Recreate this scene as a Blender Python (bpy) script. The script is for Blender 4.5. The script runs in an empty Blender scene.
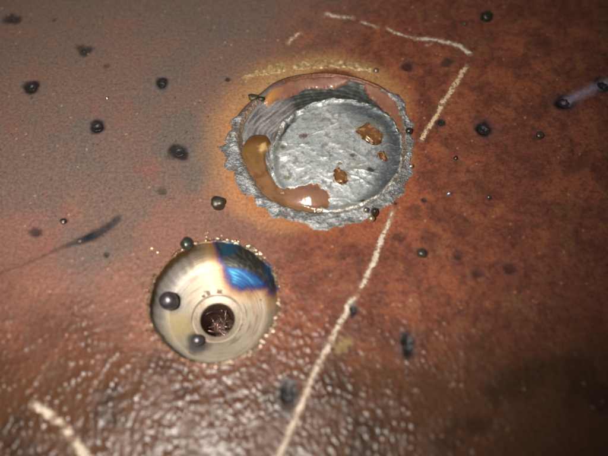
import bpy, math, random
import numpy as np

# ------------------------------------------------------------------ camera, world, light
MM = 0.001                      # everything below is laid out in millimetres
D, TILT, FPX = 130.0, math.radians(25.0), 652.0
CAM = np.array([0.0, -D*math.sin(TILT), D*math.cos(TILT)])
FW = np.array([0.0, math.sin(TILT), -math.cos(TILT)])
UP = np.array([0.0, math.cos(TILT), math.sin(TILT)])

scene = bpy.context.scene
cam_data = bpy.data.cameras.new("camera")
cam = bpy.data.objects.new("camera", cam_data)
scene.collection.objects.link(cam)
cam.location = CAM*MM
cam.rotation_euler = (TILT, 0, 0)
cam_data.sensor_width = 36
cam_data.lens = 36*FPX/608
cam_data.clip_start = 0.005
cam_data.clip_end = 5
cam_data.dof.use_dof = True
cam_data.dof.focus_distance = 0.138
cam_data.dof.aperture_fstop = 7.6
scene.camera = cam

world = bpy.data.worlds.new("World")
scene.world = world
world.use_nodes = True
world.node_tree.nodes["Background"].inputs[0].default_value = (1.0, 0.93, 0.86, 1)
world.node_tree.nodes["Background"].inputs[1].default_value = 0.10

fl = bpy.data.lights.new("camera_flash", 'SPOT')
fl.energy = 1.42
fl.color = (1.0, 0.95, 0.87)
fl.shadow_soft_size = 0.0045
fl.spot_size = math.radians(80)
fl.spot_blend = 1.0
flash = bpy.data.objects.new("camera_flash", fl)
scene.collection.objects.link(flash)
FLASH = np.array([-30.0, -50.0, 124.0])
AIM = np.array([-25.0, 9.0, 0.0])
flash.location = FLASH*MM
from mathutils import Vector
flash.rotation_euler = Vector(AIM-FLASH).to_track_quat('-Z', 'Y').to_euler()

scene.render.engine = 'CYCLES'
scene.cycles.use_denoising = True
scene.cycles.max_bounces = 6
scene.cycles.sample_clamp_indirect = 4
vs = scene.view_settings
vs.view_transform = 'Standard'
vs.look = 'None'
vs.exposure = 0
vs.gamma = 1
vs.use_curve_mapping = False

# ------------------------------------------------------------------ helpers
def at(px, py, z=0.0):
    """point of the plane at height z seen at a pixel of the 608 x 456 photograph"""
    r = FW*FPX + np.array([1.0, 0, 0])*(px-304) + UP*(228-py)
    t = (z-CAM[2])/r[2]
    p = CAM + r*t
    return p[0], p[1]

def lin(r, g, b):
    c = np.array([r, g, b])/255.0
    return np.where(c <= 0.04045, c/12.92, ((c+0.055)/1.055)**2.4)

def sm(a, b, x):
    t = np.clip((x-a)/(b-a), 0, 1)
    return t*t*(3-2*t)

def _hash(ix, iy, seed):
    h = (ix.astype(np.int64)*374761393 + iy.astype(np.int64)*668265263 + seed*1442695041) & 0xffffffff
    h = ((h ^ (h >> 13))*1274126177) & 0xffffffff
    h = ((h ^ (h >> 16))*2246822519) & 0xffffffff
    return (h ^ (h >> 15)) & 0xffffffff

def noise(x, y, s, seed=0):
    """gradient noise, feature size s, about -1..1"""
    x = np.asarray(x, float)/s + 311.7; y = np.asarray(y, float)/s + 517.3
    ix = np.floor(x); iy = np.floor(y); fx = x-ix; fy = y-iy
    u = fx*fx*fx*(fx*(fx*6-15)+10); v = fy*fy*fy*(fy*(fy*6-15)+10)
    def g(dx, dy):
        a = _hash(ix+dx, iy+dy, seed)*(2*math.pi/4294967296.0)
        return np.cos(a)*(fx-dx) + np.sin(a)*(fy-dy)
    a = g(0, 0); b = g(1, 0); c = g(0, 1); d = g(1, 1)
    return ((a+(b-a)*u) + ((c+(d-c)*u) - (a+(b-a)*u))*v)*1.5

def fbm(x, y, s, seed=0, o=3):
    r = 0; a = 1.0; n = 0
    for k in range(o):
        r = r + a*noise(x, y, s/2**k, seed+k*17); n += a; a *= 0.55
    return r/n*1.3

def cells(x, y, s, seed=0):
    """distance to the nearest scattered point, in cell units"""
    x = np.asarray(x, float)/s + 211.3; y = np.asarray(y, float)/s + 417.9
    ix = np.floor(x); iy = np.floor(y); best = np.full(x.shape, 9.0)
    for dx in (-1, 0, 1):
        for dy in (-1, 0, 1):
            cx = ix+dx; cy = iy+dy
            jx = _hash(cx, cy, seed)/4294967296.0; jy = _hash(cx, cy, seed+91)/4294967296.0
            best = np.minimum(best, (cx+jx-x)**2 + (cy+jy-y)**2)
    return np.sqrt(best)

def spline(pts, n=12, closed=True):
    P = np.array(pts, float); m = len(P); out = []
    for i in range(m if closed else m-1):
        if closed: p0, p1, p2, p3 = P[i-1], P[i], P[(i+1) % m], P[(i+2) % m]
        else: p0, p1, p2, p3 = P[max(i-1, 0)], P[i], P[i+1], P[min(i+2, m-1)]
        for k in range(n):
            t = k/n
            out.append(0.5*((2*p1)+(-p0+p2)*t+(2*p0-5*p1+4*p2-p3)*t*t+(-p0+3*p1-3*p2+p3)*t**3))
    if not closed: out.append(P[-1])
    return np.array(out)

def poly_px(px, z=0.0, n=8, closed=True):
    return spline([at(a, b, z) for a, b in px], n, closed)

def sdist(x, y, poly, closed=True):
    """distance to a polyline; with closed, positive inside"""
    x = np.asarray(x, float); y = np.asarray(y, float)
    best = np.full(x.shape, 1e9); ins = np.zeros(x.shape, bool)
    m = len(poly)
    for i in range(m if closed else m-1):
        ax, ay = poly[i]; bx, by = poly[(i+1) % m]
        dx, dy = bx-ax, by-ay; L = dx*dx+dy*dy+1e-12
        t = np.clip(((x-ax)*dx+(y-ay)*dy)/L, 0, 1)
        best = np.minimum(best, (x-ax-t*dx)**2+(y-ay-t*dy)**2)
        if closed:
            c = ((ay > y) != (by > y))
            with np.errstate(divide='ignore', invalid='ignore'):
                ins ^= c & (x < (bx-ax)*(y-ay)/(by-ay+1e-15)+ax)
    d = np.sqrt(best)
    return np.where(ins, d, -d) if closed else d

def mesh(name, verts, faces, mat, parent=None, col=None, smooth=True):
    """verts (n,3) in mm, faces (m,4) or (m,3) array or a list of tuples; col (n,4): rgb and roughness"""
    me = bpy.data.meshes.new(name)
    verts = np.asarray(verts, np.float32)*MM
    if isinstance(faces, np.ndarray):
        k = faces.shape[1]; nf = len(faces)
        me.vertices.add(len(verts)); me.vertices.foreach_set('co', verts.ravel())
        me.loops.add(nf*k); me.loops.foreach_set('vertex_index', faces.astype(np.int32).ravel())
        me.polygons.add(nf); me.polygons.foreach_set('loop_start', np.arange(nf, dtype=np.int32)*k)
        try: me.polygons.foreach_set('loop_total', np.full(nf, k, np.int32))
        except Exception: pass
        me.update(calc_edges=True)
    else:
        me.from_pydata(verts.tolist(), [], faces)
    if smooth: me.polygons.foreach_set('use_smooth', np.ones(len(me.polygons), bool))
    if col is not None:
        ca = me.color_attributes.new('col', 'FLOAT_COLOR', 'POINT')
        ca.data.foreach_set('color', np.asarray(col, np.float32).ravel())
    me.validate()
    me.materials.append(mat)
    o = bpy.data.objects.new(name, me)
    scene.collection.objects.link(o)
    o.parent = parent
    return o

def tag(o, label=None, cat=None, group=None, kind=None):
    if label: o['label'] = label
    if cat: o['category'] = cat
    if group: o['group'] = group
    if kind: o['kind'] = kind
    return o

def thing(name, x, y, z, label, cat, group=None):
    o = bpy.data.objects.new(name, None)
    o.empty_display_size = 0.002
    scene.collection.objects.link(o)
    return tag(o, label, cat, group)        # its parts keep coordinates in plate millimetres

def grid_faces(nx, ny, keep=None):
    i = np.arange(nx-1); j = np.arange(ny-1)
    I, J = np.meshgrid(i, j)
    a = (J*nx+I).ravel()
    f = np.stack([a, a+1, a+1+nx, a+nx], 1)
    if keep is not None:
        k = keep.ravel(); f = f[k[f].any(1)]
    return f

def compact(v, f, c=None):
    used = np.unique(f); m = np.full(len(v), -1); m[used] = np.arange(len(used))
    return v[used], m[f], (None if c is None else c[used])

def patch(name, x0, x1, y0, y1, step, fn, mat, parent=None):
    """height field over a rectangle; fn(x, y) -> z, keep (bool), col (n,4)"""
    xs = np.arange(x0, x1+step, step); ys = np.arange(y0, y1+step, step)
    X, Y = np.meshgrid(xs, ys)
    Z, K, Cc = fn(X, Y)
    v = np.stack([X.ravel(), Y.ravel(), Z.ravel()], 1)
    f = grid_faces(len(xs), len(ys), K)
    v, f, c = compact(v, f, Cc.reshape(-1, 4))
    return mesh(name, v, f, mat, parent, c)

def rgba(rgb, rough, shape):
    out = np.empty(shape+(4,))
    out[..., :3] = rgb; out[..., 3] = rough
    return out

def mixc(c, rgb, w, rough=None):
    w = np.asarray(w)[..., None]
    c[..., :3] = c[..., :3]*(1-w) + np.asarray(rgb)*w
    if rough is not None: c[..., 3:4] = c[..., 3:4]*(1-w) + rough*w
    return c

# ------------------------------------------------------------------ materials
def material(name, metallic=0.0, spec=0.5, var=0.25, vscale=1.5, bump=0.02, bscale=1.2, coat=0.0,
             fine=0.0, sub=0.0, color=None, rough=0.4):
    """colour and roughness from the 'col' attribute (wear map) broken up by noise in millimetres"""
    m = bpy.data.materials.new(name); m.use_nodes = True
    nt = m.node_tree; N = nt.nodes; L = nt.links
    p = N['Principled BSDF']
    p.inputs['Metallic'].default_value = metallic
    p.inputs['Specular IOR Level'].default_value = spec
    p.inputs['Coat Weight'].default_value = coat
    p.inputs['Coat Roughness'].default_value = 0.12
    if sub:
        p.inputs['Subsurface Weight'].default_value = sub
        p.inputs['Subsurface Radius'].default_value = (1, .5, .25)
        p.inputs['Subsurface Scale'].default_value = 0.0008
    tc = N.new('ShaderNodeTexCoord')
    mp = N.new('ShaderNodeMapping'); mp.inputs['Scale'].default_value = (1000, 1000, 1000)
    L.new(tc.outputs['Object'], mp.inputs['Vector'])
    if color is None:
        at_ = N.new('ShaderNodeAttribute'); at_.attribute_name = 'col'
        csock = at_.outputs['Color']; rsock = at_.outputs['Alpha']
    else:
        rgb = N.new('ShaderNodeRGB'); rgb.outputs[0].default_value = (*color, 1); csock = rgb.outputs[0]
        val = N.new('ShaderNodeValue'); val.outputs[0].default_value = rough; rsock = val.outputs[0]
    n1 = N.new('ShaderNodeTexNoise'); n1.inputs['Scale'].default_value = vscale
    n1.inputs['Detail'].default_value = 6; n1.inputs['Roughness'].default_value = 0.65
    L.new(mp.outputs[0], n1.inputs['Vector'])
    mr = N.new('ShaderNodeMapRange')
    mr.inputs['From Min'].default_value = 0.3; mr.inputs['From Max'].default_value = 0.7
    mr.inputs['To Min'].default_value = 1-var; mr.inputs['To Max'].default_value = 1+var
    L.new(n1.outputs['Fac'], mr.inputs['Value'])
    vm = N.new('ShaderNodeVectorMath'); vm.operation = 'SCALE'
    L.new(csock, vm.inputs[0]); L.new(mr.outputs[0], vm.inputs['Scale'])
    L.new(vm.outputs[0], p.inputs['Base Color'])
    mm_ = N.new('ShaderNodeMath'); mm_.operation = 'MULTIPLY_ADD'
    L.new(n1.outputs['Fac'], mm_.inputs[0]); mm_.inputs[1].default_value = 0.18
    ad = N.new('ShaderNodeMath'); ad.operation = 'SUBTRACT'; L.new(rsock, ad.inputs[0]); ad.inputs[1].default_value = 0.09
    L.new(ad.outputs[0], mm_.inputs[2]); L.new(mm_.outputs[0], p.inputs['Roughness'])
    if bump:
        n2 = N.new('ShaderNodeTexNoise'); n2.inputs['Scale'].default_value = bscale
        n2.inputs['Detail'].default_value = 4; n2.inputs['Roughness'].default_value = 0.6
        L.new(mp.outputs[0], n2.inputs['Vector'])
        b = N.new('ShaderNodeBump'); b.inputs['Distance'].default_value = bump*MM
        b.inputs['Strength'].default_value = 1.0
        L.new(n2.outputs['Fac'], b.inputs['Height'])
        L.new(b.outputs[0], p.inputs['Normal']); L.new(b.outputs[0], p.inputs['Coat Normal'])
    return m

M_PLATE = material('rusted_mill_scale', 0.0, 0.33, 0.34, 1.6, 0.075, 1.5)
M_BORED = material('machined_steel', 0.6, 0.5, 0.10, 3.0, 0.02, 2.5)
M_SILVER = material('frosted_weld_metal', 0.55, 0.6, 0.22, 2.2, 0.09, 2.2)
M_CRUST = material('silvery_spatter_crust', 0.65, 0.6, 0.4, 2.6, 0.22, 3.2)
M_WALL = material('scorched_steel', 0.45, 0.5, 0.25, 2.0, 0.10, 2.0)
M_SLAG = material('glassy_brown_slag', 0.0, 0.6, 0.12, 0.6, 0.015, 0.8, coat=0.5, sub=0.25)
M_CHALK = material('chalk_dust', 0.0, 0.2, 0.22, 1.5, 0.12, 2.0)
M_BALL = material('spatter_steel', 0.85, 0.5, 0.25, 1.0, 0.04, 1.4)
M_SCAB = material('burnt_scale', 0.1, 0.6, 0.4, 1.5, 0.10, 1.8)
M_CHIP = material('dark_swarf', 0.6, 0.5, 0.3, 2.0, 0.03, 2.0, color=tuple(lin(150, 120, 112)), rough=0.3)

# ------------------------------------------------------------------ traced outlines
WELD_PX = [(262,94),(277,83),(296,77),(325,74),(354,78),(379,87),(396,101),(405,122),(407,150),(402,175),(384,197),
           (358,211),(325,217),(296,214),(271,206),(252,190),(241,171),(235,154),(233,137),(237,120),(248,106)]
WELD = poly_px(WELD_PX, 0.0)
ZR, ZD = -0.75, -0.85
RIDGE_PX = [(273,172),(272,150),(277,133),(287,119),(301,108),(318,101),(334,98),(352,99),(372,105),(388,116),
            (398,130),(402,148),(400,168),(388,188),(368,203),(342,211),(318,211),(296,203),(281,190)]
RIDGE = poly_px(RIDGE_PX, ZR)
_g = RIDGE - RIDGE.mean(0); _g /= np.linalg.norm(_g, axis=1)[:, None]
RIDGE = RIDGE + _g*(0.35*noise(RIDGE[:, 0], RIDGE[:, 1], 2.6, 117) + 0.15*noise(RIDGE[:, 0], RIDGE[:, 1], 1.1, 118))[:, None]
POOL_PX = [(248,136),(258,132),(268,135),(271,143),(266,152),(267,163),(272,176),(281,186),(296,187),(308,184),(320,187),
           (328,194),(331,205),(327,212),(312,214),(294,213),(275,206),(256,194),(245,178),(241,161),(242,146)]
POOL = poly_px(POOL_PX, -0.6)
GLAZE1_PX = [(263,100),(270,91),(287,82),(310,78),(334,77),(350,80),(340,86),(322,87),(305,88),(292,94),(284,97),(276,99),(268,104)]
GLAZE1 = poly_px(GLAZE1_PX, -0.5)
GLAZE2_PX = [(365,84),(380,89),(395,102),(403,119),(405,140),(402,142),(398,128),(388,113),(373,99),(366,92)]
GLAZE2 = poly_px(GLAZE2_PX, -0.5)
POCK_E = [at(149,303), at(279,300), at(214,241.5), at(213,363)]
PC = np.array([(POCK_E[0][0]+POCK_E[1][0])/2, (POCK_E[2][1]+POCK_E[3][1])/2])
PR = ((POCK_E[1][0]-POCK_E[0][0]) + (POCK_E[2][1]-POCK_E[3][1]))/4
WC = np.array(at(320, 148))
print('pocket', PC, PR, (POCK_E[1][0]-POCK_E[0][0])/2, (POCK_E[2][1]-POCK_E[3][1])/2, 'weld', WC)

def pocket_r(x, y):
    dx = x-PC[0]; dy = y-PC[1]
    th = np.arctan2(dy, dx)
    R = PR + 0.22*noise(np.cos(th)*9, np.sin(th)*9, 3.0, 5) + 0.16*noise(np.cos(th)*14, np.sin(th)*14, 1.2, 6)
    return np.hypot(dx, dy), R, th

# dents and pits: pixel x, y, radius mm, depth mm, stretch along y, soot radius mm, soot strength
PITS = [(13,19,1.3,.25,.7,2.6,.75),(84,50,1.0,.2,1,2.0,.75),(32,87,1.2,.35,1,2.2,.95),(162,84,0.8,.3,1,1.7,.95),(97,127,1.2,.4,.8,2.3,1),
        (179,152,1.1,.3,1,2.5,.9),(442,122,.7,.25,1,1.2,.9),(484,129,1.5,.5,.85,2.5,1),(564,103,1.7,.6,.8,2.7,1),(603,86,1.8,.6,.9,2.7,1),
        (352,309,.8,.4,1.6,1.1,.9),(408,346,.9,.5,2.0,1.6,.95),(288,395,1.0,.5,2.0,1.8,.9),(456,158,.4,.15,1,.6,.8),
        (424,200,.4,.15,1,.7,.8),(396,203,.4,.15,1,.6,.8),(489,198,.4,.12,1,.6,.6),(477,274,.8,.1,1,1.3,.55),(510,268,.9,.1,1,1.5,.6),
        (457,256,.8,.1,1,1.1,.45),(399,237,.8,.1,1,1.3,.45),(407,67,1.0,.12,1,1.5,.7),(447,63,1.0,.12,1,1.6,.55),(37,233,.9,.15,1,1.5,.8),
        (107,255,.4,.1,1,.7,.7),(228,80,.4,.12,1,.7,.8),(162,191,.8,.08,1,1.2,.5),(54,20,.4,.05,1,.6,.5),(64,221,.5,.1,1,.8,.6),
        (107,66,.6,.08,1,.9,.35),(487,16,.8,.1,1,1.6,.6),(422,253,.7,.1,1,1.3,.5),(540,135,.6,.1,1,1.0,.6)]
PITS = [(*at(a, b), r, d, s, sr, ss) for a, b, r, d, s, sr, ss in PITS]
ASH = poly_px([(118,219),(104,230),(90,237),(60,248),(30,262),(0,273),(-20,281)], 0, 6, False)
TAIL = poly_px([(566,102),(582,94),(600,86),(625,76)], 0, 6, False)

def bumpiness(x, y):
    """the scale is smooth above and left, pimpled below and right"""
    b = sm(14, -22, y + 0.30*(-x)*0 + 5*noise(x, y, 14, 40))
    b = np.maximum(b, 0.33*sm(-2, 26, x))
    return 0.10 + 0.9*b

def H(x, y):
    """height of the plate's skin"""
    x = np.asarray(x, float); y = np.asarray(y, float)
    b = bumpiness(x, y)
    h = 0.18*noise(x, y, 33, 1) + 0.05*noise(x, y, 9, 2)
    c = cells(x+.3*noise(x, y, 1.5, 8)+0.25*y, y*0.62, 1.0, 7)
    h = h + b*((0.105+0.075*sm(-4, -24, y)*sm(34, 4, x))*np.exp(-(c/0.36)**2)*np.clip(0.55+1.1*noise(x, y, 2.4, 9)+1.0*noise(x+.4*y, y*.6, 8, 10), 0, 1.8) + 0.05*fbm(x, y, 1.1, 3, 2) + 0.08*sm(4, -26, y)*noise(x+0.5*y, y*0.6, 0.8, 13)*(0.6+0.8*noise(x, y, 5, 14)) + 0.05*noise(x, y, 3.6, 4))
    for a, c_, r, d, s, sr, ss in PITS:
        q = ((x-a)**2 + ((y-c_)/s)**2)/(r*r)
        h = h - 0.8*d*np.exp(-q*1.6) + 0.12*d*np.exp(-(np.sqrt(q)-1.35)**2*7)
    return h

# chalk lines: strokes as (pixels, half width at each end, density), then label, tint, seed
CHALKS = [
 ('', [([(325,14),(337,16),(353,18)], .55, .35, 0), ([(361,22),(370,25),(378,28)], .25, .25, -.08), ([(386,28),(398,34),(413,38)], .3, .22, -.03),
      ([(415,39),(430,39),(445,42),(459,46),(470,54)], .35, .65, 0), ([(426,45),(433,44)], .2, .2, -.05)], 'broken chalk line running across above the weld', None, 500),
 ('', [([(467,66),(458,80),(450,93),(442,104)], .5, .6, 0), ([(442,105),(433,121),(426,131),(421,140)], .5, .5, -.02)],
      'short chalk line slanting down from the corner right of the weld', (205,165,110), 540),
 ('', [([(393,210),(390,220),(383,234)], .3, .5, -.1), ([(383,234),(377,252),(370,270),(360,288)], .55, .5, 0)],
      'middle length of slanting chalk line just below the weld', None, 560),
 ('', [([(356,297),(350,303),(347,312),(338,326),(331,341)], .5, .6, -.02), ([(331,341),(318,366),(304,398),(291,430),(276,462),(262,490)], .40, .62, 0.02)],
      'long chalk line running down to the bottom edge', None, 580),
 ('', [([(34,404),(44,411),(52,416)], .55, .8, 0), ([(55,419),(63,425)], .6, .6, 0), ([(65,428),(70,436)], .8, .7, .05), ([(75,440),(82,452),(94,472)], .8, .9, 0)],
      'blurred broken chalk line in the lower left corner', None, 600),
 ('', [([(288,43),(293,38),(300,33)], .3, .45, -.02)], 'stubby chalk dash above the golden crust of the weld', (200,150,110), 620),
]

# ------------------------------------------------------------------ the plate
def axis(lo, hi, step, far_lo, far_hi):
    a = np.arange(lo, hi+step, step)
    pre = lo - np.cumsum(np.geomspace(step*1.5, 12, 24)); pre = pre[pre > far_lo][::-1]
    post = a[-1] + np.cumsum(np.geomspace(step*1.5, 12, 24)); post = post[post < far_hi]
    return np.concatenate([[far_lo], pre, a, post, [far_hi]])

def plate():
    xs = axis(-77, 77, 0.22, -170, 170); ys = axis(-47, 66, 0.22, -140, 180)
    X, Y = np.meshgrid(xs, ys); nx, ny = len(xs), len(ys)
    Z = H(X, Y)
    dw = sdist(X[::1], Y, WELD[::3])                     # + inside the weld hole
    rp, R, _ = pocket_r(X, Y)
    # wear map ------------------------------------------------------
    n1 = fbm(X, Y, 26, 20, 4); n2 = fbm(X, Y, 7, 21, 4); n3 = fbm(X, Y, 2.2, 22, 3); n4 = noise(X, Y, 0.8, 23)
    c = rgba(lin(112, 62, 47), 0.44, X.shape)
    c = mixc(c, lin(140, 78, 54), sm(-0.1, 0.6, n2+0.6*n1)*0.8)                          # brighter rust
    c = mixc(c, lin(88, 48, 36), sm(0.05, 0.5, -n2+0.6*n3)*0.65)                          # dark rust
    c = mixc(c, lin(104, 80, 50), sm(0.25, 0.6, fbm(X, Y, 9, 31, 4))*0.40*sm(8, 30, X))    # olive stain
    n5 = fbm(X, Y, 1.6, 24, 3)
    c = mixc(c, lin(70, 46, 36), sm(0.0, 0.55, n5)*0.55)
    c = mixc(c, lin(112, 92, 56), sm(0.1, 0.55, -n5+0.3*n2)*0.30)
    # grey mill scale towards the left
    lx, ly = at(170, 120)
    g = sm(8, -24, X - 0.30*(Y-10) + 9*n1) * sm(-34, 8, Y + 7*n1)
    c = mixc(c, lin(104, 86, 77), g*0.92, 0.5)
    c = mixc(c, lin(92, 84, 79), g*sm(0.0, 0.6, fbm(X, Y, 20, 33, 3)+0.25*sm(25, -5, np.hypot(X+32, Y-26)))*0.7)
    c = mixc(c, lin(128, 86, 74), g*sm(0.05, 0.5, -n1 + 0.03*(6-Y))*0.65)               # pinkish rust bloom
    c = mixc(c, lin(135, 66, 50), g*sm(0.1, 0.8, fbm(X, Y, 12, 36, 4))*0.3)
    # darker brown belt below, with blotches
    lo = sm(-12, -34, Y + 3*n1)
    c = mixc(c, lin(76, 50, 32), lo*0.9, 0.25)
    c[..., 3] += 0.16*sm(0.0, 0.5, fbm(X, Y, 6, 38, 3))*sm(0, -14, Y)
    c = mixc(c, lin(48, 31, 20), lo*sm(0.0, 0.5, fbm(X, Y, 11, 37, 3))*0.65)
    # heat halo round the weld
    hw = -dw + 1.4*n1*2 + 0.8*n2
    ang = np.arctan2(Y-WC[1], X-WC[0])
    reach = 6.6 + 3.6*np.cos(ang-math.radians(140)) + 1.2*noise(X, Y, 5, 26) 
    halo = sm(1.1, -0.05, hw/reach)
    c = mixc(c, lin(168, 120, 78), halo*(0.8+0.15*n2), 0.4)
    c = mixc(c, lin(146, 92, 60), sm(2.8, 0.2, hw)*0.6)
    top = sm(0.2, 0.9, np.sin(ang))
    c = mixc(c, lin(146, 122, 84), sm(5.5, 2.0, hw)*sm(0.2, 1.4, hw)*top*0.6)
    c = mixc(c, lin(84, 50, 32), sm(0.9, 0.1, hw)*sm(-0.1, 0.5, np.sin(ang))*0.85)
    rest = sm(0.25, -0.5, np.cos(ang-math.radians(150)))
    c = mixc(c, lin(140, 78, 50), sm(13, 2, hw)*rest*0.35*sm(-0.3, 0.4, n2+0.2))
    # soot
    soot = lin(20, 17, 18)
    for a, b_, r, d, s, sr, ss in PITS:
        q = np.sqrt((X-a)**2 + ((Y-b_)/s)**2)/sr
        q = q + 0.16*n3 + 0.35*noise(X, Y, 2.6, 47)
        c = mixc(c, soot, ss*sm(1.15, 0.55, q), 0.5)
        c = mixc(c, lin(92, 84, 92), 0.14*ss*sm(1.9, 1.0, q)*sm(0.6, 1.0, q))
    da = sdist(X, Y, ASH, False); ax, ay = at(100, 232)
    al = np.clip((X-at(0, 273)[0])/(ax-at(0, 273)[0]), 0, 1.3)
    wdt = 0.5+1.2*np.exp(-((X-at(97, 234)[0])/5.5)**2)
    c = mixc(c, lin(38, 34, 38), sm(1.0, 0.2, (da+0.25*n3)/wdt)*(0.35+0.55*np.exp(-((X-at(97,234)[0])/6)**2)+0.25*sm(0.1,.5,n2)))
    dt = sdist(X, Y, TAIL, False)
    c = mixc(c, lin(150, 138, 158), sm(1.8, 0.0, dt+0.4*n3)*0.75)
    for _, strokes, *_r in CHALKS:
        for px, w0, w1, dens in strokes:
            dcl = sdist(X, Y, poly_px(px, 0, 3, False), False)
            c = mixc(c, lin(150, 124, 104), 0.55*sm(1.0, 0.1, (dcl+0.35*n4+0.2*n3)/(0.5+0.8*max(w0, w1))), 0.6)
    # pinprick specks
    spk = cells(X, Y, 3.1, 50); rr = _hash(np.floor(X/3.1), np.floor(Y/3.1), 4)/4294967296.0
    c = mixc(c, lin(35, 25, 24), sm(0.075, 0.03, spk)*0.7*(rr > 0.6))
    c = mixc(c, lin(190, 150, 120), sm(0.06, 0.02, cells(X, Y, 5.3, 51))*0.45*(noise(X, Y, 9, 52) > 0.12))
    yx, yy = at(341, 345)
    c = mixc(c, lin(165, 142, 88), sm(1.0, 0.3, np.hypot((X-yx)/2.6, (Y-yy)/1.8)+0.6*n3+.3*n4)*0.4)
    # bruised skin round the pocket
    c = mixc(c, lin(120, 84, 66), sm(2.2, 0.2, rp-R+0.6*n3)*0.5)
    v = np.stack([X.ravel(), Y.ravel(), Z.ravel()], 1)
    f = grid_faces(nx, ny)
    hole = ((dw > 0.0) | (rp < R-0.12)).ravel()
    f = f[~hole[f].any(1)]
    # sides and underside
    n0 = len(v); T = -30.0
    ring = np.concatenate([np.arange(nx), np.arange(1, ny)*nx+nx-1, (ny-1)*nx+np.arange(nx-2, -1, -1), np.arange(ny-2, 0, -1)*nx])
    low = v[ring].copy(); low[:, 2] = T
    m = len(ring); k = np.arange(m); k2 = (k+1) % m
    side = np.stack([ring[k], n0+k, n0+k2, ring[k2]], 1)
    v = np.vstack([v, low]); cc = np.vstack([c.reshape(-1, 4), c.reshape(-1, 4)[ring]])
    f = np.vstack([f, side])
    v, f, cc = compact(v, f, cc)
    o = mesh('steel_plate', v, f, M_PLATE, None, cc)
    return tag(o, 'rusty brown and grey steel plate with pimpled scale, carrying all the marks', 'steel plate')
plate()

# ------------------------------------------------------------------ the bored pocket
ZB = -6.6                                             # depth of the drill hole's mouth
BC = np.array(at(217.5, 320, ZB))                     # its centre: the cutter stood a little askew
BR = 17.3*(np.linalg.norm(np.array([BC[0], BC[1], ZB])-CAM))/FPX*0.985
def revolve(name, prof, mat, parent, colfn, nseg=420, rag=0.0, off=lambda z: 0.0):
    """prof: list of (u, z) with u>=0 the radius; the axis leans from the pocket's centre to the hole's"""
    prof = np.array(prof); n = len(prof)
    th = np.linspace(0, 2*math.pi, nseg, endpoint=False)
    R_, T_ = np.meshgrid(prof[:, 0], th); Z_ = np.repeat(prof[None, :, 1], nseg, 0)
    k = np.clip(Z_/ZB, 0, 1)
    e = sm(9.0, PR, R_)*rag
    wob = 0.22*noise(np.cos(T_)*9, np.sin(T_)*9, 3.0, 5) + 0.16*noise(np.cos(T_)*14, np.sin(T_)*14, 1.2, 6)
    Rr = R_ + wob*e
    X = PC[0]+(BC[0]-PC[0])*k + Rr*np.cos(T_); Y = PC[1]+(BC[1]-PC[1])*k + Rr*np.sin(T_)
    Z, col = colfn(X, Y, Z_, R_, T_)
    v = np.stack([X.ravel(), Y.ravel(), Z.ravel()], 1)
    i = np.arange(nseg); j = np.arange(n-1); J, I = np.meshgrid(j, i)
    a = (I*n+J).ravel(); b = (((I+1) % nseg)*n+J).ravel()
    f = np.stack([a, a+1, b+1, b], 1)
    return mesh(name, v, f, mat, parent, col.reshape(-1, 4))

BLUE = poly_px([(225,266),(236,266),(247,269),(257,275),(267,284),(267,288),(256,288),(243,288),(232,285),(227,277)], -4.2)
DARK = poly_px([(218,236),(250,238),(268,248),(280,262),(284,280),(277,292),(270,289),(263,279),(252,271),(240,266),(222,262)], -1.6)
def stains(c, X, Y, R, T, n):
    c = mixc(c, lin(168, 166, 168), 0.5*sm(-4, -9, X-PC[0]))
    c = mixc(c, lin(176, 132, 92), 0.5*sm(0.1, 0.5, noise(R, T*0.5, 0.75, 74))*sm(2, 6, X-PC[0])*sm(6.2, 7.5, R)*sm(PR-0.3, PR-2, R))
    yx, yy = at(180, 328, -5)
    return mixc(c, lin(190, 168, 112), sm(1.5, 0.1, np.hypot((X-yx)/3.8, (Y-yy)/3.0)+0.6*n)*0.7)

def heat(c, X, Y, R, T):
    """temper colours burnt into the upper right of the pocket: straw, brown, purple, blue, then black scale"""
    db = sdist(X, Y, BLUE) + 0.35*noise(X, Y, 1.6, 63) + 0.15*noise(R, T*2, 0.5, 67)
    dk = sdist(X, Y, DARK) + 0.30*noise(X, Y, 1.5, 64) + 0.12*noise(X, Y, 0.5, 69)
    e = np.maximum(db, dk)
    c = mixc(c, lin(170, 132, 88), sm(-4.2, -0.8, e)*0.6)
    c = mixc(c, lin(124, 84, 60), sm(-2.0, -0.3, e)*0.7)
    c = mixc(c, lin(74, 48, 88), sm(-1.0, 0.0, e)*0.75)
    c = mixc(c, lin(14, 36, 84), sm(-0.6, 0.6, e)*0.95, 0.5)
    c = mixc(c, lin(20, 76, 128), sm(0.1, 1.3, db)*0.8)
    c = mixc(c, lin(62, 142, 160), sm(0.5, 1.5, db)*sm(-.15, .5, noise(R, T, 0.4, 65)-0.06*(X-at(240,275,-4.2)[0]))*0.75)
    w = sm(-0.1, 0.9, dk)*sm(1.2, 0.2, db)
    c = mixc(c, lin(44, 44, 40), w*0.97, 0.5)
    c = mixc(c, lin(92, 86, 72), w*sm(0.0, 0.5, noise(R*1.0+0.2*X, T*2.5, 0.3, 68))*0.6)
    k = np.hypot((X-at(272,270,-2)[0])/1.8, (Y-at(272,270,-2)[1])/2.6)
    c = mixc(c, lin(26, 62, 96), w*sm(1.2, 0.4, k)*0.8)
    k = np.hypot((X-at(228,247,-1)[0])/2.2, (Y-at(228,247,-1)[1])/1.3)
    c = mixc(c, lin(26, 74, 104), w*sm(1.2, 0.4, k)*0.8)
    return c, w

pocket = thing('bored_pocket', *PC, 0, 'shiny round bored pocket with a blue burnt corner and a dark drill hole', 'drilled pocket')

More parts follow.
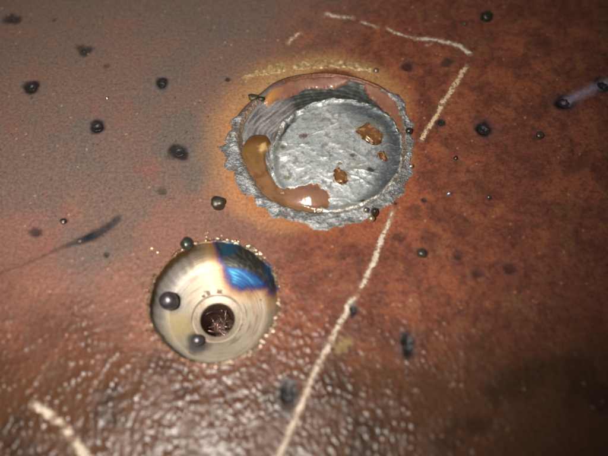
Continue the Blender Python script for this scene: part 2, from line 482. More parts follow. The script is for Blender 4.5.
WALLP = [(PR-0.12-0.25*t, -1.7*t-0.02) for t in np.linspace(0, 1, 14)]
_a, _b, _c, _d = np.array([PR-0.37, -1.72]), np.array([PR-0.62, -3.1]), np.array([PR-1.5, -3.75]), np.array([PR-3.0, -4.25])
WALLP += [tuple((1-t)**3*_a+3*t*(1-t)**2*_b+3*t*t*(1-t)*_c+t**3*_d) for t in np.linspace(0, 1, 26)[1:]]
prof_wall = [(PR+0.75, 0.0), (PR+0.45, 0.0), (PR+0.2, 0), (PR+0.05, 0)] + WALLP
def f_wall(X, Y, Z, R, T):
    lip = sm(PR-0.2, PR, R)
    n = fbm(X, Y, 1.0, 61, 3)
    h = H(X, Y)
    Zn = np.where(lip > 0, h*lip + Z + lip*(0.03+0.22*np.clip(n, -0.3, 1))*sm(PR+0.75, PR+0.35, R) - 0.14*sm(PR+0.4, PR+0.75, R), Z)
    Zn = Zn + (1-lip)*0
    c = rgba(lin(142, 128, 110), 0.5, X.shape)
    c = mixc(c, lin(186, 171, 152), sm(PR-1.6, PR-3.0, R+0.3*n), 0.53)
    c = mixc(c, lin(166, 150, 130), sm(-0.2, 0.5, fbm(X, Y, 4, 72, 3))*0.6*sm(PR-1.6, PR-3.0, R))
    c = mixc(c, lin(112, 96, 76), 0.5*sm(PR-2.9, PR-2.0, R)*sm(0.0, 0.5, noise(R+Z, T*0.8, 0.35, 73)))
    c = stains(c, X, Y, R, T, fbm(X, Y, 4, 72, 3))
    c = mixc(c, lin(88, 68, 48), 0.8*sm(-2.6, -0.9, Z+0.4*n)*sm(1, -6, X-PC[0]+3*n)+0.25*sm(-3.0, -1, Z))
    c = mixc(c, lin(104, 76, 58), lip*0.9, 0.55)
    c = mixc(c, lin(190, 168, 140), lip*sm(0.25, 0.7, n)*0.8, 0.4)
    c = mixc(c, lin(98, 64, 48), lip*sm(PR+0.1, PR+0.5, R)*0.8, 0.5)
    c, w = heat(c, X, Y, R, T)
    c = mixc(c, lin(190, 170, 130), lip*sm(0.0, 0.4, n)*w*0.9, 0.3)
    return Zn, c
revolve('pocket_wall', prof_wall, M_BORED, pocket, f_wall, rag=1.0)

rw = PR-3.0; zw = -4.2
RH = 5.1
prof_floor = [(rw+0.10, zw-0.06), (rw-0.1, zw-0.10)]
for t in np.linspace(0, 1, 70)[1:]:
    r = rw-0.1 + (RH-rw+0.1)*t
    prof_floor.append((r, zw-0.10 + (-6.02-zw+0.10)*t**1.0))
def f_floor(X, Y, Z, R, T):
    ring = 0.011*np.sin(R*2*math.pi/0.52 + 2.5*noise(np.cos(T)*4, np.sin(T)*4, 2, 70)) + 0.012*noise(R, R*0, 0.35, 71)
    Zn = Z + ring*sm(6.4, 7.6, R)*sm(rw+.1, rw-.3, R)*(0.35+0.65*sm(100, 10, np.abs(np.degrees(T))))
    c = rgba(lin(184, 170, 152), 0.58, X.shape)
    n = fbm(X, Y, 4, 72, 3)
    c = mixc(c, lin(166, 150, 130), sm(-0.2, 0.5, n)*0.6)
    c = mixc(c, lin(118, 104, 88), (0.35+0.35*sm(0, 5, X-PC[0]))*sm(0.05, 0.6, noise(R, T*0.8, 0.42, 73)))
    c = stains(c, X, Y, R, T, n)
    c, _ = heat(c, X, Y, R, T)
    # burnt flecks
    for px, py, s in ((207,291,.55),(203,294,.35),(219,290,.6),(213,296,.3),(176,352,.8),(190,357,1.0),(163,338,.5),(240,322,.4),(238,327,.4),(262,300,.3),(255,345,.3)):
        fx, fy = at(px, py, -4.6)
        c = mixc(c, lin(70, 56, 42), 0.85*sm(1.2, 0.4, np.hypot((X-fx)/s/1.3, (Y-fy)/s)+0.5*noise(X, Y, .5, 75)))
    for px, py in ((168,300),(197,340)):
        fx, fy = at(px, py, -3.8)
        c = mixc(c, lin(74, 70, 74), 0.85*sm(3.2, 1.5, np.hypot(X-fx, Y-fy)+0.5*noise(X, Y, 1.5, 76)))
    return Zn, c
revolve('cone_floor', prof_floor, M_BORED, pocket, f_floor)

prof_hub = [(RH+0.06, -6.0), (RH-0.15, -6.22), (RH-0.4, -6.10)] + [(RH-0.4-(RH-0.4-BR)*t, -6.10+(ZB+0.12+6.10)*t) for t in np.linspace(0, 1, 16)[1:]] + [(BR-0.06, ZB), (BR-0.12, ZB-0.2)]
def f_hub(X, Y, Z, R, T):
    c = rgba(lin(164, 150, 134), 0.55, X.shape)
    c = mixc(c, lin(150, 132, 112), 0.7*sm(0.0, 0.5, fbm(X, Y, 2.5, 77, 3)))
    c = mixc(c, lin(104, 86, 70), sm(RH-0.4, RH-0.2, R)*sm(-.2, .4, noise(np.cos(T)*3, np.sin(T)*3, 2, 78)+.15)*0.75)
    c = mixc(c, lin(120, 100, 84), sm(BR+0.4, BR, R)*0.6)
    return Z + 0.015*noise(R, T*2, 0.4, 79), c
revolve('hub_ring', prof_hub, M_BORED, pocket, f_hub, 260)

prof_bore = [(BR-0.10, ZB-0.1)] + [(BR-0.14, ZB-0.3-9.5*t) for t in np.linspace(0, 1, 50)] + [(BR*0.5, ZB-11), (0.02, ZB-11.6)]
def f_bore(X, Y, Z, R, T):
    c = rgba(lin(112, 86, 76), 0.45, X.shape)
    c = mixc(c, lin(80, 58, 50), 0.7*sm(-0.2, 0.4, fbm(T*8, Z*1.6+T*1.2, 1.6, 80, 3)))
    return Z, c
o = revolve('drill_hole', prof_bore, M_WALL, pocket, f_bore, 160)

# crumbs of burr round the mouth
rng = random.Random(4)
def blob_arrays(cx, cy, cz, rx, ry, rz, seed, nu=10, nv=7, rough=0.25, lean=0.0):
    u = np.linspace(0, 2*math.pi, nu, endpoint=False); v = np.linspace(0, math.pi, nv)
    V, U = np.meshgrid(v, u)
    x = np.sin(V)*np.cos(U); y = np.sin(V)*np.sin(U); z = np.cos(V)
    k = 1+rough*noise(x*1.1+seed*3.1+z*.7, y*1.1+z*1.3+seed, 1.3, seed)
    P = np.stack([cx+rx*x*k+lean*z*rx, cy+ry*y*k, cz+rz*z*k], -1).reshape(-1, 3)
    i = np.arange(nu); j = np.arange(nv-1); J, I = np.meshgrid(j, i)
    a = (I*nv+J).ravel(); b = (((I+1) % nu)*nv+J).ravel()
    return P, np.stack([a, a+1, b+1, b], 1)
def merged_blobs(name, specs, mat, parent, colfn=None):
    vs_, fs_, cs_ = [], [], []; n = 0
    for sp in specs:
        P, F = blob_arrays(*sp[:7], **sp[7]); col = sp[8]
        vs_.append(P); fs_.append(F+n); n += len(P)
        cs_.append(np.tile(col, (len(P), 1)))
    return mesh(name, np.vstack(vs_), np.vstack(fs_), mat, parent, np.vstack(cs_))
sp = []
for k in range(330):
    th = rng.uniform(0, 2*math.pi); d = abs(rng.gauss(0, 0.55))
    if math.sin(th) < -0.2 or rng.random() < 0.25: d *= 1.8
    if noise(np.array([math.cos(th)*4]), np.array([math.sin(th)*4]), 1.1, 88)[0] < -0.05: continue
    R = PR+0.05+d; x = PC[0]+R*math.cos(th); y = PC[1]+R*math.sin(th)
    s = rng.uniform(0.08, 0.24)*(1.3 if rng.random() < .12 else 1)
    col = np.append(lin(*[(205, 185, 160), (170, 140, 115), (140, 100, 78)][rng.randrange(3)]), 0.3)
    sp.append((x, y, float(H(x, y))+s*0.2+0.06, s*1.2, s, s*0.8, k, dict(nu=7, nv=5, rough=0.5), col))
for k in range(48):
    th = math.radians(rng.choice([rng.uniform(38, 98), rng.uniform(-75, 5), rng.uniform(-100, -20)])); R = PR+rng.uniform(0.0, 0.7)
    x = PC[0]+R*math.cos(th); y = PC[1]+R*math.sin(th); s = rng.uniform(0.18, 0.42)
    sp.append((x, y, float(H(x, y))+s*0.15+0.05, s*1.4, s*0.9, s*0.7, 900+k, dict(nu=9, nv=6, rough=0.7), np.append(lin(210, 186, 166), 0.42)))
tag(merged_blobs('burr_crumbs', sp, M_BALL, pocket), kind='stuff')

# swarf down in the hole: thin bent slivers
def sliver(p, q, w, bend, seed):
    p = np.array(p); q = np.array(q); n = 7; r = random.Random(seed)
    d = q-p; side = np.cross(d, [r.uniform(-1, 1), r.uniform(-1, 1), r.uniform(-.5, 1)]); side /= np.linalg.norm(side)
    nrm = np.cross(side, d/np.linalg.norm(d)); V = []
    for i in range(n):
        t = i/(n-1); c = p+d*t+nrm*bend*math.sin(math.pi*t)
        ww = w*(1-0.7*abs(2*t-1))
        V += [c-side*ww, c+side*ww, c+side*ww+nrm*0.05, c-side*ww+nrm*0.05]
    F = []
    for i in range(n-1):
        for k in range(4):
            F.append((i*4+k, i*4+(k+1) % 4, i*4+4+(k+1) % 4, i*4+4+k))
    F += [(0, 3, 2, 1), ((n-1)*4, (n-1)*4+1, (n-1)*4+2, (n-1)*4+3)]
    return np.array(V), F
sw = thing('metal_swarf', *BC, ZB, 'tangle of dark metal slivers glinting down in the small drilled hole', 'swarf')
for k in range(26):
    a = rng.uniform(0, 2*math.pi); r0 = rng.uniform(0.3, BR-0.5); z = ZB-rng.uniform(1.6, 4.6)
    x = BC[0]+r0*math.cos(a); y = BC[1]+r0*math.sin(a)
    a2 = rng.uniform(0, 2*math.pi); L = rng.uniform(1.0, 2.2)
    x2, y2 = x+L*math.cos(a2), y+L*math.sin(a2)
    q = math.hypot(x2-BC[0], y2-BC[1])
    if q > BR-0.35: x2 = BC[0]+(x2-BC[0])*(BR-.35)/q; y2 = BC[1]+(y2-BC[1])*(BR-.35)/q
    V, F = sliver((x, y, z), (x2, y2, z+rng.uniform(-1.2, 1.0)), rng.uniform(0.1, 0.28), rng.uniform(-.6, .6), k)
    mesh('sliver', V, F, M_CHIP, sw)

# ------------------------------------------------------------------ the plug weld
weld = thing('plug_weld', *WC, 0, 'silvery round plug weld with a brown glassy slag pool, sunk in an orange-haloed hole', 'weld')
WX0, WX1, WY0, WY1 = WELD[:, 0].min()-6, WELD[:, 0].max()+6, WELD[:, 1].min()-6, WELD[:, 1].max()+6
DX, DY = at(330, 150, ZD)

def base(x, y):
    """surface of the hole and the plug in it, without slag"""
    do = sdist(x, y, WELD[::2]); dr = sdist(x, y, RIDGE[::2])
    rk = 1 - 0.95*sm(-0.9, 0.3, sdist(x, y, POOL[::3]))
    do_ = np.clip(do, 0, None); t = do_/(do_+np.clip(-dr, 0, None)+1e-6)
    pl = -0.055*((x-WC[0])*math.cos(math.radians(125)) + (y-WC[1])*math.sin(math.radians(125)))
    zwall = -0.05 + (ZR-0.2+pl)*(1-(1-np.clip(t*1.25, 0, 1))**1.7)
    zin = ZD + pl \
        - 0.22*sm(0.2, 1.2, dr)*sm(3.6, 1.6, dr) + 0.40*sm(2.0, 8, dr) + 0.20*rk*np.exp(-(dr/0.5)**2)
    z = np.where(dr > 0, zin, np.minimum(zwall, 0) + 0.2*rk*np.exp(-(dr/0.5)**2))
    z = np.where(do > 0, z, H(x, y)*0 - 0.05 + 0*z)
    return z, do, dr

def f_disc(X, Y):
    z, do, dr = base(X, Y)
    wx = X + 1.5*noise(X, Y, 5, 90); wy = Y + 1.5*noise(X, Y, 5, 91)
    n1 = fbm(wx, wy, 6, 92, 3); n2 = fbm(X, Y, 1.4, 93, 3); n3 = noise(X, Y, 0.45, 94)
    fold = np.exp(-(fbm(wx, wy*1.5, 9, 95, 2)/0.07)**2)
    z = z + 0.42*n1 + 0.06*n2 + 0.012*n3 + 0.10*fold
    sx, sy = at(345, 150, ZD)
    arc = np.exp(-((np.hypot((X-sx)/1.05, Y-sy)-8.2)/0.22)**2)*sm(30, 80, (np.degrees(np.arctan2(Y-sy, X-sx))+200) % 360)
    z = z + 0.05*arc
    c = rgba(lin(192, 196, 197), 0.46, X.shape)
    c = mixc(c, lin(170, 171, 160), sm(0.0, 0.5, n1)*0.7)
    c = mixc(c, lin(222, 224, 222), sm(0.05, 0.45, -n1+0.4*n2)*0.75, 0.40)
    c = mixc(c, lin(92, 96, 98), sm(0.15, 0.55, n2-0.4*n1)*0.55)
    right = sm(0.5, 9.5, (X-DX)*0.95+(Y-DY)*0.18 + 0.8*n1)  # shade on the disc's right-hand slope, put into the colour as darker slate
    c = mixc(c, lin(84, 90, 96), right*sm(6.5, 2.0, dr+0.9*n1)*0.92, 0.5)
    c = mixc(c, lin(150, 156, 160), right*sm(.05, .4, n3+.6*n2)*0.35)
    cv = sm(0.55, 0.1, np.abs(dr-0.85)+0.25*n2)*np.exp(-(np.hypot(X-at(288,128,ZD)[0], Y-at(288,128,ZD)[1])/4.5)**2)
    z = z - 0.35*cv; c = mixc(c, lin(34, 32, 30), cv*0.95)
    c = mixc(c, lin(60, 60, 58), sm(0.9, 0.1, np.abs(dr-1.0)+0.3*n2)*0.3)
    c = mixc(c, lin(128, 132, 132), 0.5*sm(-1, 5, X-sx+2*n1)*sm(0.5, 0.1, np.abs(np.hypot((X-sx)/1.05, Y-sy)-7.9+.5*n2)))
    for px, py, s, k in ((304,136,.8,(120,84,74)),(370,172,.7,(58,44,34)),(353,157,.5,(90,70,60)),(340,165,.4,(110,90,70)),(283,146,.5,(120,110,70)),(287,177,.6,(120,116,80)),(362,203,.4,(60,50,40))):
        fx, fy = at(px, py, ZD)
        c = mixc(c, lin(*k), 0.85*sm(1.3, 0.5, np.hypot((X-fx)/1.4, Y-fy)/s+0.4*n3))
    for px, py, s in ((370,134,2.6),(383,157,1.2),(341,178,1.6)):
        fx, fy = at(px, py, ZD)
        c = mixc(c, lin(150, 118, 80), 0.6*sm(1.2, 0.5, np.hypot((X-fx)/1.1, Y-fy)/s+0.4*n2))
    return z, dr > -0.25, c
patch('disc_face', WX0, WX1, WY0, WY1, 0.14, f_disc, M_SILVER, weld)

def f_wallw(X, Y):
    z, do, dr = base(X, Y)
    a = np.degrees(np.arctan2(Y-WC[1], X-WC[0])) % 360
    # striations sweeping round the upper left wall
    s = noise(do*1.0 + 0.10*noise(X, Y, 3, 100), a*0.03, 0.55, 101)
    n2 = fbm(X, Y, 1.2, 102, 3)
    left = sm(112, 128, a)*sm(215, 195, a)
    z = z + (0.10+0.14*left)*s*sm(0, 0.6, do)*sm(0.0, 0.5, -dr) + 0.05*n2
    c = rgba(lin(88, 90, 86), 0.5, X.shape)
    c = mixc(c, lin(50, 54, 50), sm(-0.9, 0.3, n2)*sm(140, 112, a)*0.9, 0.6)
    c = mixc(c, lin(150, 146, 145), left*0.85, 0.42)
    c = mixc(c, lin(92, 87, 88), left*sm(0.0, 0.5, s)*0.8)
    c = mixc(c, lin(188, 176, 170), left*sm(0.1, 0.5, -s)*0.6, 0.34)
    c = mixc(c, lin(150, 128, 100), sm(200, 225, a)*0.6)
    c = mixc(c, lin(110, 62, 38), sm(0.75, 0.15, do)*(1-0.75*left)*0.9, 0.35)
    c = mixc(c, lin(128, 80, 48), sm(2.0, 0.6, do+0.5*n2)*(sm(40, 20, a)+sm(330, 345, a))*0.8)
    z = np.where(do < 0, H(X, Y) + 0.05*sm(-0.5, -0.25, do) - 0.12*sm(-0.3, -0.6, do), z + (H(X, Y)+0.07)*sm(0.35, 0, do))
    c = mixc(c, lin(84, 52, 34), sm(0.3, -0.1, do)*0.85*sm(-0.62, -0.2, do)+sm(-.2, -.5, do)*0.5, 0.5)
    return z, (dr < 0.25) & (do > -0.62), c
patch('scorched_wall', WX0, WX1, WY0, WY1, 0.14, f_wallw, M_WALL, weld)

def ribbon(name, line, wfn, hfn, zfn, mat, parent, colfn, step=0.13, closed=True, nt=13, sharp=1.0):
    """lumpy raised strip along a line; wfn(s) half width, hfn(s) height"""
    P = np.asarray(line, float)
    if closed: P = np.vstack([P, P[:1]])
    d = np.hypot(*np.diff(P, axis=0).T); S = np.concatenate([[0], np.cumsum(d)])
    n = max(4, int(S[-1]/step)); s = np.linspace(0, S[-1], n, endpoint=not closed)
    x = np.interp(s, S, P[:, 0]); y = np.interp(s, S, P[:, 1])
    if closed: tx = np.roll(x, -2)-np.roll(x, 2); ty = np.roll(y, -2)-np.roll(y, 2)
    else: tx = np.gradient(x); ty = np.gradient(y)
    L = np.hypot(tx, ty)+1e-9; nxn, nyn = -ty/L, tx/L
    t = np.linspace(-1, 1, nt)
    T, Sg = np.meshgrid(t, s)
    W = wfn(Sg, T)
    X = x[:, None]+nxn[:, None]*W*T; Y = y[:, None]+nyn[:, None]*W*T
    hh = hfn(Sg, X, Y)*np.clip(1-np.abs(T)**2.2, 0, 1)**(0.6*sharp)
    Z = zfn(X, Y) + hh - 0.12*(np.abs(T) > 0.98)
    c = colfn(Sg, X, Y, T)
    V = np.stack([X, Y, Z], -1).reshape(-1, 3)
    i = np.arange(n if closed else n-1); j = np.arange(nt-1); J, I = np.meshgrid(j, i)
    a = (I*nt+J).ravel(); b = (((I+1) % n)*nt+J).ravel()
    return mesh(name, V, np.stack([a, b, b+1, a+1], 1), mat, parent, c.reshape(-1, 4))

_rs = np.concatenate([[0], np.cumsum(np.hypot(*np.diff(np.vstack([RIDGE, RIDGE[:1]]), axis=0).T))])
def rim_s(px, py):
    p = at(px, py, ZR); return _rs[np.argmin(np.hypot(RIDGE[:, 0]-p[0], RIDGE[:, 1]-p[1]))]
def wrim(s, T): return 0.42+0.40*np.exp(-((s-rim_s(283,125))/4.5)**2)+0.18*noise(s, s*0, 2.6, 110)+0.08*noise(s, T, .8, 114)
def hrim(s, X, Y):
    return -0.6*sm(-0.7, 0.1, sdist(X, Y, POOL[::3])) + 0.34+0.45*np.exp(-((s-rim_s(283,125))/4.5)**2)*(0.7+0.8*noise(X, Y, 1.1, 116))+0.30*noise(s, s*0, 2.1, 111)-0.16*sm(DX-2, DX+5, X)*sm(DY-3, DY+2, Y)+0.10*noise(X, Y, 1.0, 112)+0.04*noise(X, Y, .45, 115)
def crim(s, X, Y, T):
    c = rgba(lin(188, 188, 182), 0.3, X.shape)
    n = noise(s, T, 1.3, 113)
    c = mixc(c, lin(96, 92, 86), sm(0.0, 0.5, n)*0.75)
    c = mixc(c, lin(225, 222, 214), sm(0.1, 0.5, -n)*0.7, 0.24)
    low = sm(DY-5, DY-9, Y)
    return mixc(c, lin(206, 196, 178), low*0.5)
ribbon('rim_bead', RIDGE, wrim, hrim, lambda X, Y: base(X, Y)[0]-0.15, M_CRUST, weld, crim)

# silvery collar of spatter crust, heaviest at the left and below, gone along the top
def f_crust(X, Y):
    do = sdist(X, Y, WELD[::2])
    a = np.degrees(np.arctan2(Y-WC[1], X-WC[0])) % 360
    n1 = noise(X, Y, 3.0, 120); n2 = fbm(X, Y, 1.3, 121, 3)
    ks = np.array([0, 20, 36, 50, 70, 100, 135, 150, 165, 180, 192, 205, 222, 240, 258, 275, 300, 325, 345, 360])
    wv = np.array([1.6, 1.7, 2.3, -0.3, -1.5, -1.5, -0.8, 0.6, 1.6, 2.9, 3.3, 2.3, 1.9, 2.3, 3.0, 3.4, 2.8, 2.5, 2.0, 1.6])
    w = np.interp(a, ks, wv) - 0.1 + 0.95*n1 + 0.30*n2
    d_out = -do
    inn = np.interp(a, [0, 130, 160, 215, 240, 320, 360], [.9, .6, 1.7, 2.0, 1.7, 1.6, .9])
    inside = np.minimum(w-d_out, d_out+inn+0.3*n2)
    wx = X+0.5*noise(X, Y, 1.2, 126); wy = Y+0.5*noise(X, Y, 1.2, 127)
    big = fbm(wx, wy, 2.6, 124, 3); c1 = cells(wx, wy, 1.25, 122); c2 = cells(wx, wy, 0.6, 123)
    lump = 0.28*np.exp(-(c1/0.5)**2)*sm(-.3, .3, big) + 0.14*np.exp(-(c2/0.42)**2)*sm(.1, -.2, big) + 0.34*big + 0.08*n2 + 0.05*noise(X, Y, .4, 125)
    lump = np.maximum(lump, -0.22*sm(0.25, 0.7, inside) - 0.6*sm(0.7, 0.25, inside))
    z = np.where(do > 0, -0.45*sm(0.3, 2.2, do), H(X, Y)) - 0.18 + (0.27+0.46*lump)*sm(-0.05, 0.9, inside) - 0.25*sm(0.0, -0.3, inside)
    c = rgba(lin(150, 151, 152), 0.42, X.shape)
    c = mixc(c, lin(70, 64, 62), sm(-0.1, 0.4, -big+0.4*n2+.2*noise(X,Y,.5,128))*0.6, 0.5)
    c = mixc(c, lin(205, 205, 203), sm(0.1, 0.5, lump)*0.8, 0.32)
    c = mixc(c, lin(128, 92, 64), sm(1.1, 0.1, inside+0.4*n2+.3*n1)*0.85)
    c = mixc(c, lin(150, 134, 112), sm(0.3, 1.2, do+.5*n2)*0.6)
    return z, inside > -0.3, c
patch('spatter_crust', WX0-1, WX1, WY0, WY1, 0.12, f_crust, M_CRUST, weld)

# golden crusty ridge along the far side
GOLD = poly_px([(243,80),(252,75),(266,71),(285,67),(310,65),(335,64),(355,66),(372,70)], 0, 8, False)
def wgold(s, T): return 1.1+0.6*noise(s, s*0, 3.0, 130)+0.3*noise(s, T, .8, 131)
def hgold(s, X, Y): return np.clip(0.20+0.26*fbm(X, Y, 1.5, 132, 3)+0.15*noise(s, s*0, 4, 133), -0.1, 1)
def cgold(s, X, Y, T):
    n = fbm(X, Y, 1.1, 132, 3)
    c = rgba(lin(152, 124, 86), 0.42, X.shape)
    c = mixc(c, lin(196, 182, 146), sm(0.1, 0.6, n)*0.8, 0.36)
    return mixc(c, lin(128, 92, 56), sm(0.1, 0.5, -n)*0.8)
ribbon('golden_ridge', GOLD, wgold, hgold, lambda X, Y: H(X, Y)-0.03, M_SCAB, weld, cgold, 0.12, False, 17)

# slag: brown glass pooled against the left and lower wall, films of it on the upper wall
def slag(name, poly, thick, dome, colfn, seed, edge=0.5, wob=0.25, step=0.12, lift=0.0, label=None, mat=None):
    x0, y0 = poly.min(0)-0.8; x1, y1 = poly.max(0)+0.8
    def fn(X, Y):
        z, do, dr = base(X, Y)
        d = sdist(X, Y, poly[::2] if len(poly) > 60 else poly) + wob*noise(X, Y, 1.6, seed) + wob*.5*noise(X, Y, .6, seed+1)
        zs = z + lift - 0.15 + 0.15*sm(-0.1, 0.1, d) + thick*sm(0, edge, d) + dome(X, Y, d)
        return zs, d > -0.3, colfn(X, Y, d)
    o = patch(name, x0, x1, y0, y1, step, fn, mat or M_SLAG, weld)
    if label: o['label'] = label
    return o
bx, by = at(310, 195, 0)
tx, ty = at(257, 145, 0)
def zpool(X, Y):
    b = np.exp(-1.1*(((X-bx)/4.2)**2+((Y-by)/2.5)**2))
    t = np.exp(-1.2*(((X-tx)/2.2)**2+((Y-ty)/3.6)**2))
    return b, t
def f_pool(X, Y):
    b, t = zpool(X, Y)
    zb, do, dr = base(X, Y)
    inner = sm(-1.2, 0.2, dr)
    d = sdist(X, Y, POOL) + 0.20*noise(X, Y, 1.6, 140) + inner*(0.45*noise(X, Y, .9, 141)+0.25*noise(X, Y, .4, 145)+.15)
    ztop = -0.72 + 1.5*b + 0.30*t + 0.10*noise(X, Y, 2.2, 142) + 0.03*noise(X, Y, .7, 146)
    ztop = np.maximum(ztop, zb+0.22) + 0.0
    k = sm(-0.15, 0.75, d)**0.8
    z = ztop*k + (zb-0.25)*(1-k)
    c = rgba(lin(128, 92, 62), 0.2, X.shape)
    c = mixc(c, lin(92, 62, 38), sm(0.0, 0.5, fbm(X, Y, 2.4, 147, 3))*0.6)
    up = sm(at(260,176)[1], at(257,150)[1], Y)
    c = mixc(c, lin(112, 82, 42), up*0.9)
    c = mixc(c, lin(84, 52, 26), up*sm(at(260,148)[1], at(262,136)[1], Y+0.6*noise(X,Y,2,143))*0.9)
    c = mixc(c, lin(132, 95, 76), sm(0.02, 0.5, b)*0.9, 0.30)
    low = sm(at(300,192)[1], at(300,187)[1], Y)*sm(at(280,190)[0], at(290,190)[0], X)
    c = mixc(c, lin(150, 84, 36), low*0.7*sm(0.9, 0.2, d))
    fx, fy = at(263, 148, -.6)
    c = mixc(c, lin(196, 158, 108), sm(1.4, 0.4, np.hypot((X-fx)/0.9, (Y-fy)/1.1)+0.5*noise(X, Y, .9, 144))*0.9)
    c = mixc(c, lin(214, 180, 138), sm(0.45, 0.05, d)*inner*0.7)
    return z, d > -0.3, c
x0, y0 = POOL.min(0)-0.6; x1, y1 = POOL.max(0)+0.6
tag(patch('slag_pool', x0, x1, y0, y1, 0.11, f_pool, M_SLAG, weld), 'glassy brown slag pool curling round the lower left wall')
def cglaze(X, Y, d):
    c = rgba(lin(122, 80, 60), 0.45, X.shape)
    c = mixc(c, lin(176, 124, 66), sm(at(285,97)[0], at(268,97)[0], X)*0.9)
    c = mixc(c, lin(112, 56, 34), sm(0.9, 0.1, d)*sm(-.3, .3, noise(X, Y, 2, 150))*0.6)
    return mixc(c, lin(144, 98, 76), sm(0.1, .5, noise(X, Y, 2.5, 151))*0.5)
slag('slag_film', GLAZE1, 0.28, lambda X, Y, d: 0.12*sm(0, 1.2, d), cglaze, 152, label='pinkish slag film along the top of the wall')
slag('slag_film', GLAZE2, 0.25, lambda X, Y, d: 0.10*sm(0, 1.0, d), cglaze, 154, label='orange slag film down the right of the wall')
def camber(X, Y, d):
    n = noise(X, Y, .8, 160)
    c = rgba(lin(84, 50, 26), 0.24, X.shape)
    c = mixc(c, lin(116, 78, 46), sm(0.15, 0.9, d+0.3*n)*0.85)
    return mixc(c, lin(176, 140, 100), sm(0.1, 0.5, -n)*0.6)
def drop(px, label, th, seed):
    th *= 0.7
    P = poly_px(px, ZD+0.3, 6)
    slag('slag_drop', P, th, lambda X, Y, d: 0.6*th*noise(X, Y, 1.7, seed), camber, seed, edge=0.45, wob=0.14, step=0.1, lift=0.05, label=label)
drop([(355,131),(361,126),(368,122),(373,126),(380,131),(384,137),(379,143),(372,144),(366,140),(360,136)], 'largest amber slag drop', 0.55, 161)
drop([(379,155),(384,151),(386,156),(388,161),(382,163),(379,160)], 'small upright amber slag drop', 0.45, 163)
drop([(334,175),(338,170),(344,172),(348,178),(344,184),(337,184),(334,180)], 'crusty brown slag drop near the middle', 0.5, 165)

# drips and nodules welded to the collar
def ball(name, px, py, r, z, mat, rgb, rough, seed, parent=None, sx=1.0, sy=1.0, sz=1.0, nu=28, nv=18, bump=.10, sink=.25):
    x, y = at(px, py, z+r*(1-sink))
    P, F = blob_arrays(x, y, z+r*sz*(1-sink), r*sx, r*sy, r*sz, seed, nu, nv, bump)
    if parent is None:                                  # fused to the steel: the foot flares out
        t = np.clip((z+r*sz*(1-sink)-P[:, 2])/(r*sz), 0, 1)[:, None]
        P[:, :2] = np.array([x, y]) + (P[:, :2]-np.array([x, y]))*(1+0.75*t**2)
    return mesh(name, P, F, mat, parent, np.tile(np.append(lin(*rgb), rough), (len(P), 1)))
ball('drip_nodule', 374, 213, 0.85, 0.1, M_BALL, (90, 78, 66), .3, 200, weld, 0.8, 1.1, 1.5)
ball('drip_nodule', 371.5, 218.5, 0.65, 0.5, M_BALL, (205, 185, 150), .25, 201, weld)
ball('drip_nodule', 366, 210, 0.6, 0.1, M_BALL, (150, 140, 130), .3, 202, weld)
ball('drip_nodule', 409, 131, 0.75, 0.1, M_BALL, (90, 82, 78), .25, 203, weld)
ball('drip_nodule', 253, 96, 0.9, 0.0, M_BALL, (96, 86, 66), .55, 204, weld, 1.2, .9, .6, bump=.3)
ball('drip_nodule', 261, 98, 0.7, 0.0, M_BALL, (70, 60, 46), .55, 205, weld, 1.0, .8, .6, bump=.3)
ball('drip_nodule', 411, 166, 0.5, 0.2, M_BALL, (190, 180, 165), .25, 206, weld)

# ------------------------------------------------------------------ spatter balls
BALLS = [  # px, py, r mm, colour, label
 (218, 202, 1.45, (96, 88, 78), 'large dull spatter ball alone on the plate left of the weld'),
 (187, 243, 1.25, (92, 96, 88), 'grey spatter ball on the upper left lip of the bored pocket'),
 (487, 16, 1.35, (80, 74, 66), 'dull dark spatter ball near the top edge, right of the chalk corner'),
 (465, 23, 0.55, (120, 110, 105), 'tiny spatter ball just above the right end of the upper chalk line'),
 (540, 135, 0.85, (120, 100, 90), 'shiny spatter ball below the two sooty burns at the right'),
 (422.5, 253, 0.9, (110, 104, 96), 'grey spatter ball on open rust between weld and lower right'),
 (449, 193, 0.5, (170, 160, 165), 'tiny bright spatter ball on rust right of the weld'),
 (107, 98, 0.42, (150, 145, 145), 'tiny bright spatter ball between the grey-side burns'),
 (376, 70, 0.6, (160, 145, 125), 'small spatter ball at the right end of the golden ridge'),
 (63, 221, 0.6, (90, 78, 72), 'small dark spatter ball above the soot streak'),
 (489, 197, 0.4, (120, 110, 100), 'pinhead spatter ball level with the weld, far out on the rust'),
 (456, 158, 0.45, (80, 70, 60), 'pinhead dark spatter ball below the round sooty burn'),
 (152, 248, 0.45, (235, 215, 170), 'left one of two bright flecks beside the pocket lip'),
 (157.5, 252, 0.40, (235, 205, 165), 'right one of two bright flecks beside the pocket lip'),
]
for k, (px, py, r, rgb, lab) in enumerate(BALLS):
    x, y = at(px, py)
    o = ball('spatter_ball', px, py, r, float(H(x, y)), M_BALL, rgb, 0.36 if k else 0.45, 300+k, nu=32, nv=20, sx=1.0, sz=0.8, bump=.2, sink=.42)
    tag(o, lab, 'spatter ball', 'balls of weld spatter')
for px, py, r, z, lab in ((168, 300, 1.75, -3.35, 'larger shiny spatter ball stuck on the pocket floor, left of the drill hole'),
                          (197, 340, 1.2, -5.1, 'smaller shiny spatter ball on the pocket floor below the drill hole')):
    o = ball('spatter_ball', px, py, r, z, M_BALL, (104, 100, 102), 0.42, int(px), nu=36, nv=22, bump=.06, sink=.15, sz=.9)
    tag(o, lab, 'spatter ball', 'balls of weld spatter')

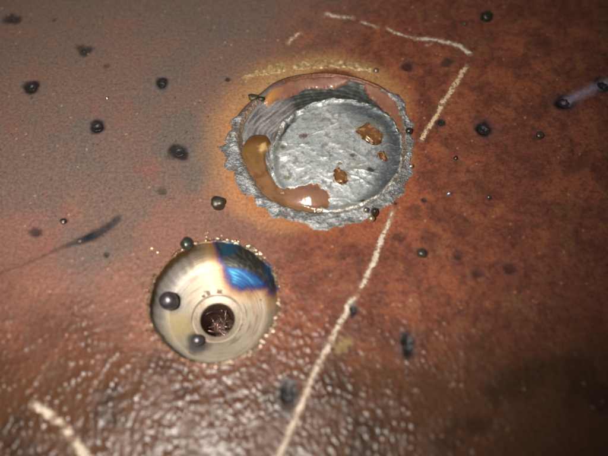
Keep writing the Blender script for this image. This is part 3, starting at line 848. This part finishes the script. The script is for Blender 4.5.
# scabs of burnt scale in the sooty burns
SCABS = [(13,19,.6,'burn at the far upper left corner'),(84,50,.5,'bluish black burn high on the left, beyond the others'),
         (32,87,.95,'round black burn near the left edge'),(162,84,.7,'small ringed burn between left edge and weld top'),
         (97,127,1.05,'dark ringed burn, lowest of the left-hand ones but one'),(179,152,1.15,'blue-black burn with a pale crust nearest the weld'),
         (442,122,.6,'little brown burn touching the chalk line'),(484,129,1.3,'round sooty burn with a bright speck, right of the chalk line'),
         (564,103,1.3,'elongated black burn with a pale smoky tail'),(603,86,1.3,'black burn cut by the right edge'),
         (352,309,.65,'dark pit on the long chalk line'),(408,346,.8,'dark pit right of the long chalk line'),(288,395,.8,'blurred dark pit left of the long chalk line')]
for k, (px, py, r, lab) in enumerate(SCABS):
    cx, cy = at(px, py)
    def fn(X, Y):
        q = np.hypot(X-cx, Y-cy)/r + 0.25*noise(X, Y, .8, 400+k)
        z = H(X, Y) - 0.03 + 0.15*np.exp(-((q-0.62)/0.25)**2) + 0.14*sm(.45, .1, q)*(k % 2) - 0.2*sm(0.9, 1.15, q)
        c = rgba(lin(30, 26, 27), 0.5, X.shape)
        c = mixc(c, lin(100, 94, 92), sm(0.15, 0.5, noise(X+.4, Y, .6, 430+k))*0.8*sm(.8, .3, q), 0.35)
        return z, q < 1.15, c
    o = patch('burn_scab', cx-1.5*r, cx+1.5*r, cy-1.5*r, cy+1.5*r, 0.12, fn, M_SCAB)
    tag(o, lab, 'burn mark', 'sooty burns on the plate')
ball_specs = [(484, 128, .55), (181, 153, .5)]

# ------------------------------------------------------------------ chalk
def chalk(name, strokes, label, tintc=None, seed=0, single=False):
    root = None if single else thing(name, 0, 0, 0, label, 'chalk mark', 'chalk lines on the plate')
    for k, (px, w0, w1, dens) in enumerate(strokes):
        line = poly_px(px, 0, 6, False)
        sd = seed+k*7
        d = np.hypot(*np.diff(line, axis=0).T); S = np.concatenate([[0], np.cumsum(d)]); LL = S[-1]
        step = 0.11; n = max(6, int(LL/step)); s = np.linspace(0, LL, n)
        x = np.interp(s, S, line[:, 0]); y = np.interp(s, S, line[:, 1])
        tx_, ty_ = np.gradient(x), np.gradient(y); L = np.hypot(tx_, ty_); nx_, ny_ = -ty_/L, tx_/L
        wm = max(w0, w1)+0.7; t = np.arange(-wm, wm+step, step)
        T, Sg = np.meshgrid(t, s)
        X = x[:, None]+nx_[:, None]*T; Y = y[:, None]+ny_[:, None]*T
        W = w0+(w1-w0)*Sg/LL
        ends = np.minimum(Sg, LL-Sg)
        q = W - np.abs(T + 0.2*noise(Sg, Sg*0, 3.0, sd)) + 0.26*noise(X, Y, 1.6, sd+1) + 0.14*noise(X, Y, 0.6, sd+2) + dens
        q = np.minimum(q, ends*1.2-0.15+0.4*noise(X, Y, .9, sd+3)) + 0.0
        q = q - 0.9*sm(0.25, 0.6, fbm(X, Y, 1.0, sd+4, 3)) - 0.55*sm(0.15, 0.5, noise(X, Y, .42, sd+8))*sm(.6, .1, q)
        Z = H(X, Y) + 0.03 + 0.045*sm(0, 0.35, q) + 0.02*noise(X, Y, .4, sd+5)*sm(0, .2, q) - 0.2*sm(0.02, -0.2, q)
        c = rgba(lin(186, 173, 157), 0.8, X.shape)
        c = mixc(c, lin(150, 112, 90), sm(0.3, 0.0, q)*0.8)
        c = mixc(c, lin(214, 202, 186), sm(0.1, 0.5, noise(X, Y, .9, sd+6))*0.6)
        if tintc: c = mixc(c, lin(*tintc), 0.45)
        V = np.stack([X, Y, Z], -1).reshape(-1, 3)
        f = grid_faces(len(t), n, q > -0.12)
        if not len(f): continue
        V, f, cc = compact(V, f, c.reshape(-1, 4))
        o = mesh('chalk_stroke' if root else name, V, f, M_CHALK, root, cc)
        if single: tag(o, label, 'chalk mark', 'chalk lines on the plate')
for strokes_args in CHALKS: chalk('chalk_line', *strokes_args[1:])
